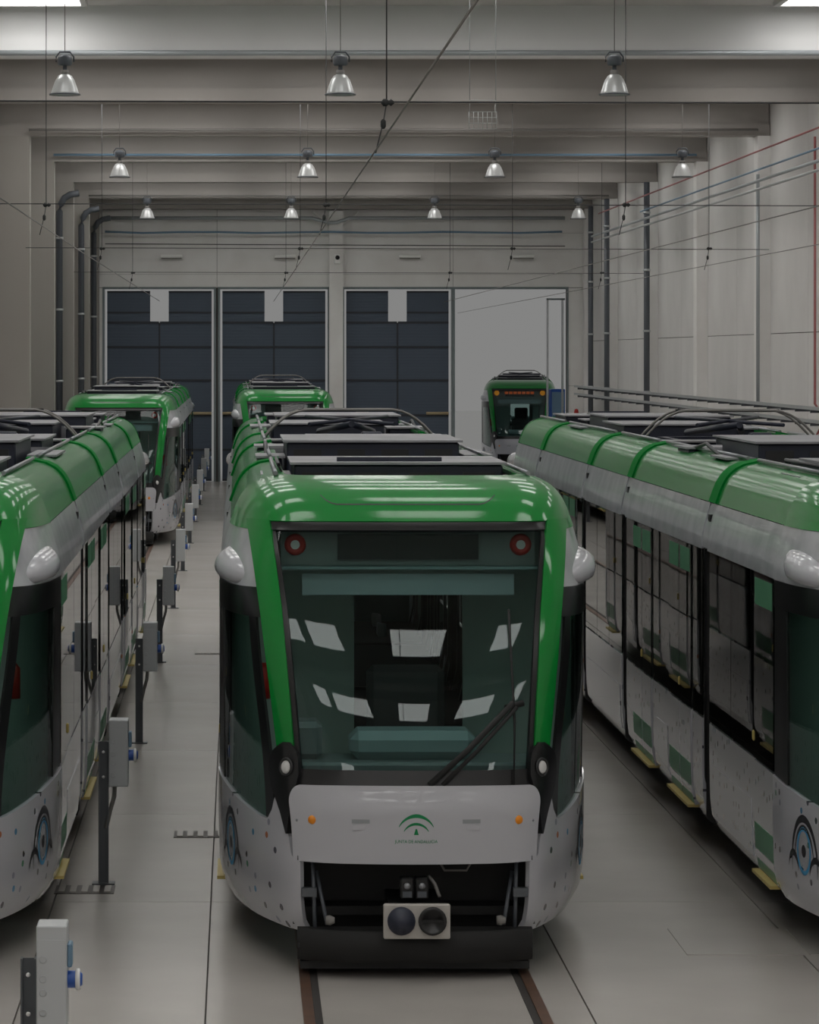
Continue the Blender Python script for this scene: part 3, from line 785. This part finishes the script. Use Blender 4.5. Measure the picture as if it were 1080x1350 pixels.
# ------------------------------------------------------------------ socket posts in the aisle
def make_post():
    e = empty('socket_post')
    p = MB(); p.box(-.04, -.03, -.04, .04, .01, 1.14); p.box(.03, .04, -.04, .04, .01, 1.14); p.box(-.03, .03, -.005, .005, .01, 1.14); p.build('post', 'post', e)
    MB().box(-.09, .09, -.07, .07, 0, .012).build('base_plate', 'post', e)
    b = MB().box(.045, .20, -.11, .11, .79, 1.32, .006).build('switch_box', 'boxgrey', e)
    MB().box(.052, .193, -.118, -.108, .80, 1.25).build('box_cover', 'boxgrey', b)
    for z in (.88, .98, 1.05, 1.15): MB().lathe([(.016, -.004), (.019, -.004), (.019, 0)], (.08, -.118, z), 14, 'y').build('cover_knockout', 'galv', b)
    s1 = MB().box(.20, .225, -.06, .06, 1.10, 1.22, .006).build('socket', 'pipe_blue', e)
    s2 = MB().lathe([(0, .075), (.03, .075), (.045, .055), (.045, 0)], (.20, 0, 1.03), 16, 'x').build('socket', 'blue', e)
    MB().lathe([(.048, .04), (.056, .045), (.056, .06), (.048, .065)], (.20, 0, 1.03), 16, 'x').build('socket_ring', 'lens', s2)
    MB().tube([(.09, 0, .79), (.085, 0, .70), (.05, 0, .58), (.02, -.02, .45)], .018).build('cable', 'wire_grey', e)
    for z in (.86, 1.06): MB().lathe([(0, -.012), (.012, -.01), (.012, 0)], (0, -.04, z), 8, 'y').build('bolt', 'lens', e)
    return e
sp = make_post(); PX = -1.07
PY = [17.5, 27.3, 37.2, 47, 57, 66.9, 76.7, 86.5, 96.4, 106.2]
ordn = ('first', 'second', 'third', 'fourth', 'fifth', 'sixth', 'seventh', 'eighth', 'ninth', 'tenth')
for i, y in enumerate(PY):
    o = sp if i == 0 else copy_tree(sp)
    o.location = (PX, y, 0)
    tag(o, 'grey socket box on a dark post, %s in the row towards the navy doors' % ordn[i], 'socket post', 'socket posts in the aisle')

# ------------------------------------------------------------------ high bay lamps
def make_lamp():
    e = empty('high_bay_lamp')
    MB().lathe([(.03, .33), (.03, .40), (.085, .40), (.10, .42), (.10, .50), (.085, .53), (.03, .55), (0, .55)], n=20).build('ballast', 'pipe_dark', e)
    MB().lathe([(.04, .27), (.055, .28), (.055, .335), (.04, .34)], n=16).build('neck', 'wire_grey', e)
    y = MB(); y.tube([(-.12, 0, .45), (-.12, 0, .52), (-.07, 0, .585), (.07, 0, .585), (.12, 0, .52), (.12, 0, .45)], .012); y.build('yoke', 'pipe_dark', e)
    MB().lathe([(.055, .28), (.09, .26), (.13, .20), (.16, .12), (.185, .04), (.20, .0), (.195, .0), (.155, .12), (.125, .195), (.085, .25), (.05, .27)], n=28).build('bell_shade', 'bellglass', e)
    MB().lathe([(.195, -.004), (.215, -.004), (.215, .012), (.195, .012), (.195, -.004)], n=28).build('shade_rim', 'pipe_dark', e)
    MB().lathe([(0, .10), (.03, .11), (.045, .16), (.03, .24), (.02, .28)], n=14).build('bulb', 'lens', e)
    MB().tube([(0, 0, .585), (0, 0, ZR-7.79)], .006, 6).build('suspension_wire', 'wire_grey', e)
    return e
lp = make_lamp(); first = True
for ri, Y in enumerate((46.7, 68.4, 89.3)):
    for ci, X in enumerate((-2.36, 1.41, 5.16, 8.92)):
        if ri == 0 and ci == 3: continue
        o = lp if first else copy_tree(lp); first = False; o.location = (X, Y, HC+3.56)
        tag(o, 'bell shaped lamp %s the navy doors, %s' % (('farthest from', 'midway to', 'closest to')[ri], ('nearest the left wall', 'over the tram with uncovered coupler', 'over the track against the pilaster\'s right', 'nearest the right wall')[ci]), 'lamp', 'high bay lamps')

# ------------------------------------------------------------------ overhead wires
def wire(name, pts, r, m, label, cat, group=None):
    return tag(MB().tube(pts, r, 6).build(name, m), label, cat, group)
for X0, X1, z, lab in ((-2.72, -2.6, 6.03, 'over the track nearest the left wall'), (1.21, 1.21, 6.02, 'over the track of the tram with the uncovered coupler bay'), (6.9, 6.9, 6.0, 'over the right-hand tram'), (9.3, 9.3, 6.0, 'leading to the open doorway')):
    wire('contact_wire', [(X0, 2, z), (X0, 60, z), (X1, YB+(30 if X1 > 9 else -.05), z)], .0085, 'wire_grey', 'thin overhead contact wire '+lab, 'wire', 'contact wires')
for i, Y in enumerate((31.1, 52.3, 73.8, 95.5)):
    e = empty('span_wire', (0, Y, 6.53)); tag(e, 'transverse span wire with insulators and hangers, %s from the navy doors' % ('fourth', 'third', 'second', 'first')[i], 'wire', 'span wires')
    MB().tube([(XL+.72, 0, .02), (XR-.3, 0, -.02)], .008, 6).build('wire', 'wire', e)
    for X in (-2.93, 1.36, 5.95, 10.2):
        MB().tube([(X, 0, 0), (X, 0, ZR-6.53)], .007, 6).build('hanger', 'wire', e)
        MB().lathe([(.01, -.05), (.035, -.03), (.035, 0), (.02, .02), (.035, .04), (.01, .07)], (X, 0, .0), 10, 'x').build('insulator', 'dark', e)
        MB().tube([(X, 0, 0), (X-.03, 0, -.18), (X-.10, 0, -.46)], .007, 6).build('dropper', 'wire', e)
        MB().lathe([(.01, -.24), (.025, -.22), (.025, -.17), (.01, -.15)], (X-.03, 0, 0), 10).build('insulator', 'dark', e)
e = empty('cable_ladder', (3.2, 44.5, 7.1)); tag(e, 'thin hanging rod frame with a small wire mesh basket', 'hanging frame')
for x in (-.17, .17): MB().tube([(x, 0, .45), (x, 0, ZR-7.1)], .005, 6).build('rod', 'galv', e)
MB().tube([(-.17, 0, 1.1), (.17, 0, 1.1)], .005, 6).build('cross_bar', 'galv', e); MB().tube([(-.17, 0, .45), (.17, 0, .45)], .005, 6).build('cross_bar', 'galv', e)
for k in range(7): MB().tube([(-.18+.06*k, 0, .08), (-.18+.06*k, 0, .30)], .003, 5).build('mesh_wire', 'galv', e)
for k in range(4): MB().tube([(-.18, 0, .08+.073*k), (.18, 0, .08+.073*k)], .003, 5).build('mesh_wire', 'galv', e)
for x in (-.17, .17): MB().tube([(x, 0, .30), (x, 0, .45)], .003, 5).build('mesh_hook', 'galv', e)

# ------------------------------------------------------------------ pipes, conduits and fittings on the walls
def pipe(name, pts, r, m, label, clamps=None, group=None):
    e = empty(name, pts[0]); o0 = Vector(pts[0]); tag(e, label, 'pipe', group)
    MB().tube([Vector(p)-o0 for p in pts], r, 10).build('pipe_run', m, e)
    for c in clamps or []:
        MB().lathe([(r, -.03), (r+.02, -.03), (r+.02, .03), (r, .03)], tuple(Vector(c)-o0), 10, 'z').build('pipe_clamp', 'galv', e)
    return e
for i, (X, Y) in enumerate(((-4.98, 95.5), (-4.83, 105.6), (-4.75, 112.9))):
    top = 9.0-.0*i
    pipe('drain_pipe', [(X, Y, 0), (X, Y, top-.75), (X+.04, Y, top-.55), (X+.14, Y, top-.38), (X+.30, Y, top-.28), (X+.55, Y, top-.24)], .095, 'pipe_dark', 'dark drain pipe in front of the left wall column, %s from the navy doors' % ('third', 'second', 'first')[i], [(X, Y, z) for z in (1.5, 3.5, 5.5, 7.5)], 'left wall drain pipes')
for i, (X, Y) in enumerate(((11.42, 95.2), (11.40, 105.3), (11.45, 110.6))):
    pipe('drain_pipe', [(X, Y, 0), (X, Y, 9.05)], .085, 'pipe_dark', 'dark drain pipe by the right wall column, %s from the open doorway' % ('third', 'second', 'first')[i], [(X, Y, z) for z in (1.5, 3.2, 4.9, 6.6, 8.2)], 'right wall drain pipes')
pipe('red_pipe', [(11.22, 40, 8.62), (11.22, 106, 8.62)], .02, 'pipe_red', 'long red sprinkler pipe high along the right wall')
pipe('red_riser', [(11.56, 68.3, 8.6), (11.56, 68.3, 3.25), (11.56, 67.6, 3.1), (11.56, 67.6, 2.8), (11.56, 68.5, 2.5), (11.56, 68.5, .0)], .026, 'pipe_red', 'red vertical pipe with a kink on the right wall')
pipe('blue_pipe', [(11.22, 40, 8.22), (11.22, 95, 8.22)], .022, 'pipe_blue', 'long blue pipe high along the right wall')
pipe('grey_conduit', [(11.22, 40, 7.98), (11.22, 108, 7.98)], .035, 'pipe_grey', 'upper grey conduit along the right wall below the blue pipe')
pipe('grey_conduit', [(11.22, 40, 7.80), (11.22, 108, 7.80)], .03, 'galv', 'lower grey conduit along the right wall below the blue pipe')
pipe('grey_riser', [(11.44, 75.0, 3.2), (11.44, 75.0, 8.2)], .04, 'pipe_grey', 'grey vertical conduit on the right wall between blue pipe and cable tray')
for z, lab in ((3.17, 'upper'), (2.92, 'lower')):
    e = empty('cable_tray', (11.1, 40, z)); tag(e, lab+' of two galvanised cable trays running along the right wall', 'cable tray', 'cable trays')
    t = MB(); t.box(-.05, .14, 0, 72, 0, .01); t.box(-.05, -.04, 0, 72, .01, .07); t.build('tray', 'galv', e)
    bmh = MB().box(-.05, .41, 0, .05, -.06, 0).mesh('tray_bracket', 'pipe_dark')
    for k in range(40):
        o = bpy.data.objects.new('tray_bracket', bmh); COL.objects.link(o); o.parent = e; o.location = (0, .6+1.8*k, 0)
bz = lambda y, Y: HC+(468-y)*Y/FPX
pipe('wall_pipe', [(-4.4, YB-.3, bz(288, YB)), (2.5, YB-.3, bz(288, YB)), (3.0, YB-.42, bz(294, YB)), (3.3, YB-.42, bz(294, YB)), (3.7, YB-.3, bz(288, YB)), (10.9, YB-.3, bz(288, YB))], .06, 'pipe_grey', 'grey pipe high across the wall above the navy doors')
pipe('blue_wall_pipe', [(-4.4, YB-.42, bz(306, YB))]+[(-4.4+15*i/12, YB-.42, bz(307+.8*math.sin(i*1.9), YB)) for i in range(1, 12)]+[(10.8, YB-.42, bz(306, YB))], .035, 'pipe_blue', 'blue pipe across the wall above the navy doors')
pipe('wall_cable', [(-4.4, YB-.4, bz(322, YB)), (10.9, YB-.4, bz(325, YB))], .015, 'wire', 'thin dark cable across the wall above the doors')
for i, (Y, zz, m_) in enumerate(((55.3, ZB+.03, 'pipe_grey'), (85.6, ZB+.16, 'pipe_blue'), (75.5, ZB+.12, 'wire_grey'), (105.8, ZB+.08, 'wire_grey'))):
    pipe('beam_conduit', [(-4.6, Y-.16, zz), (11.5, Y-.16, zz)], .045 if i == 0 else .03, m_, ('broad grey', 'pale blue', 'thin dark', 'thin dark')[i]+' conduit along a roof beam, %s beam from the doors' % ('seventh', 'fourth', 'fifth', 'second')[i])
for px, lab in ((226, 'by the left wall'), (376, 'left of the concrete pilaster'), (541, 'right of the concrete pilaster'), (691, 'above the open doorway')):
    X = (px-313)/FPX*113.5; e = empty('wall_light', (X, YB-.15, bz(338, 113.5))); tag(e, 'slim white light fitting above the door '+lab, 'light', 'light fittings above the doors')
    MB().box(-.36, .36, -.08, .13, -.04, .06, .02).build('housing', 'fixture', e); MB().box(-.34, .34, -.06, .1, -.075, -.04).build('diffuser', 'wire_grey', e)
e = empty('alarm_box', (3.33, YB-.4, 7.42)); tag(e, 'small white alarm box with black sensor on the concrete pilaster', 'alarm box')
MB().box(-.1, .1, -.03, .05, -.15, .15, .01).build('housing', 'fixture', e); MB().lathe([(0, -.08), (.06, -.06), (.075, 0)], (0, -.03, .05), 14, 'y').build('sensor', 'black', e)
e = empty('red_beacon', (11.25, YB-.65, 2.0)); tag(e, 'small red beacon on a slim pole beside the open doorway', 'beacon')
MB().lathe([(0, .45), (.06, .42), (.08, .3), (.08, .12), (.11, .1), (.11, 0), (0, 0)], (0, 0, 0), 14).build('lens', 'red', e); MB().tube([(0, 0, -2.0), (0, 0, 0)], .04).build('pole', 'pipe_dark', e)
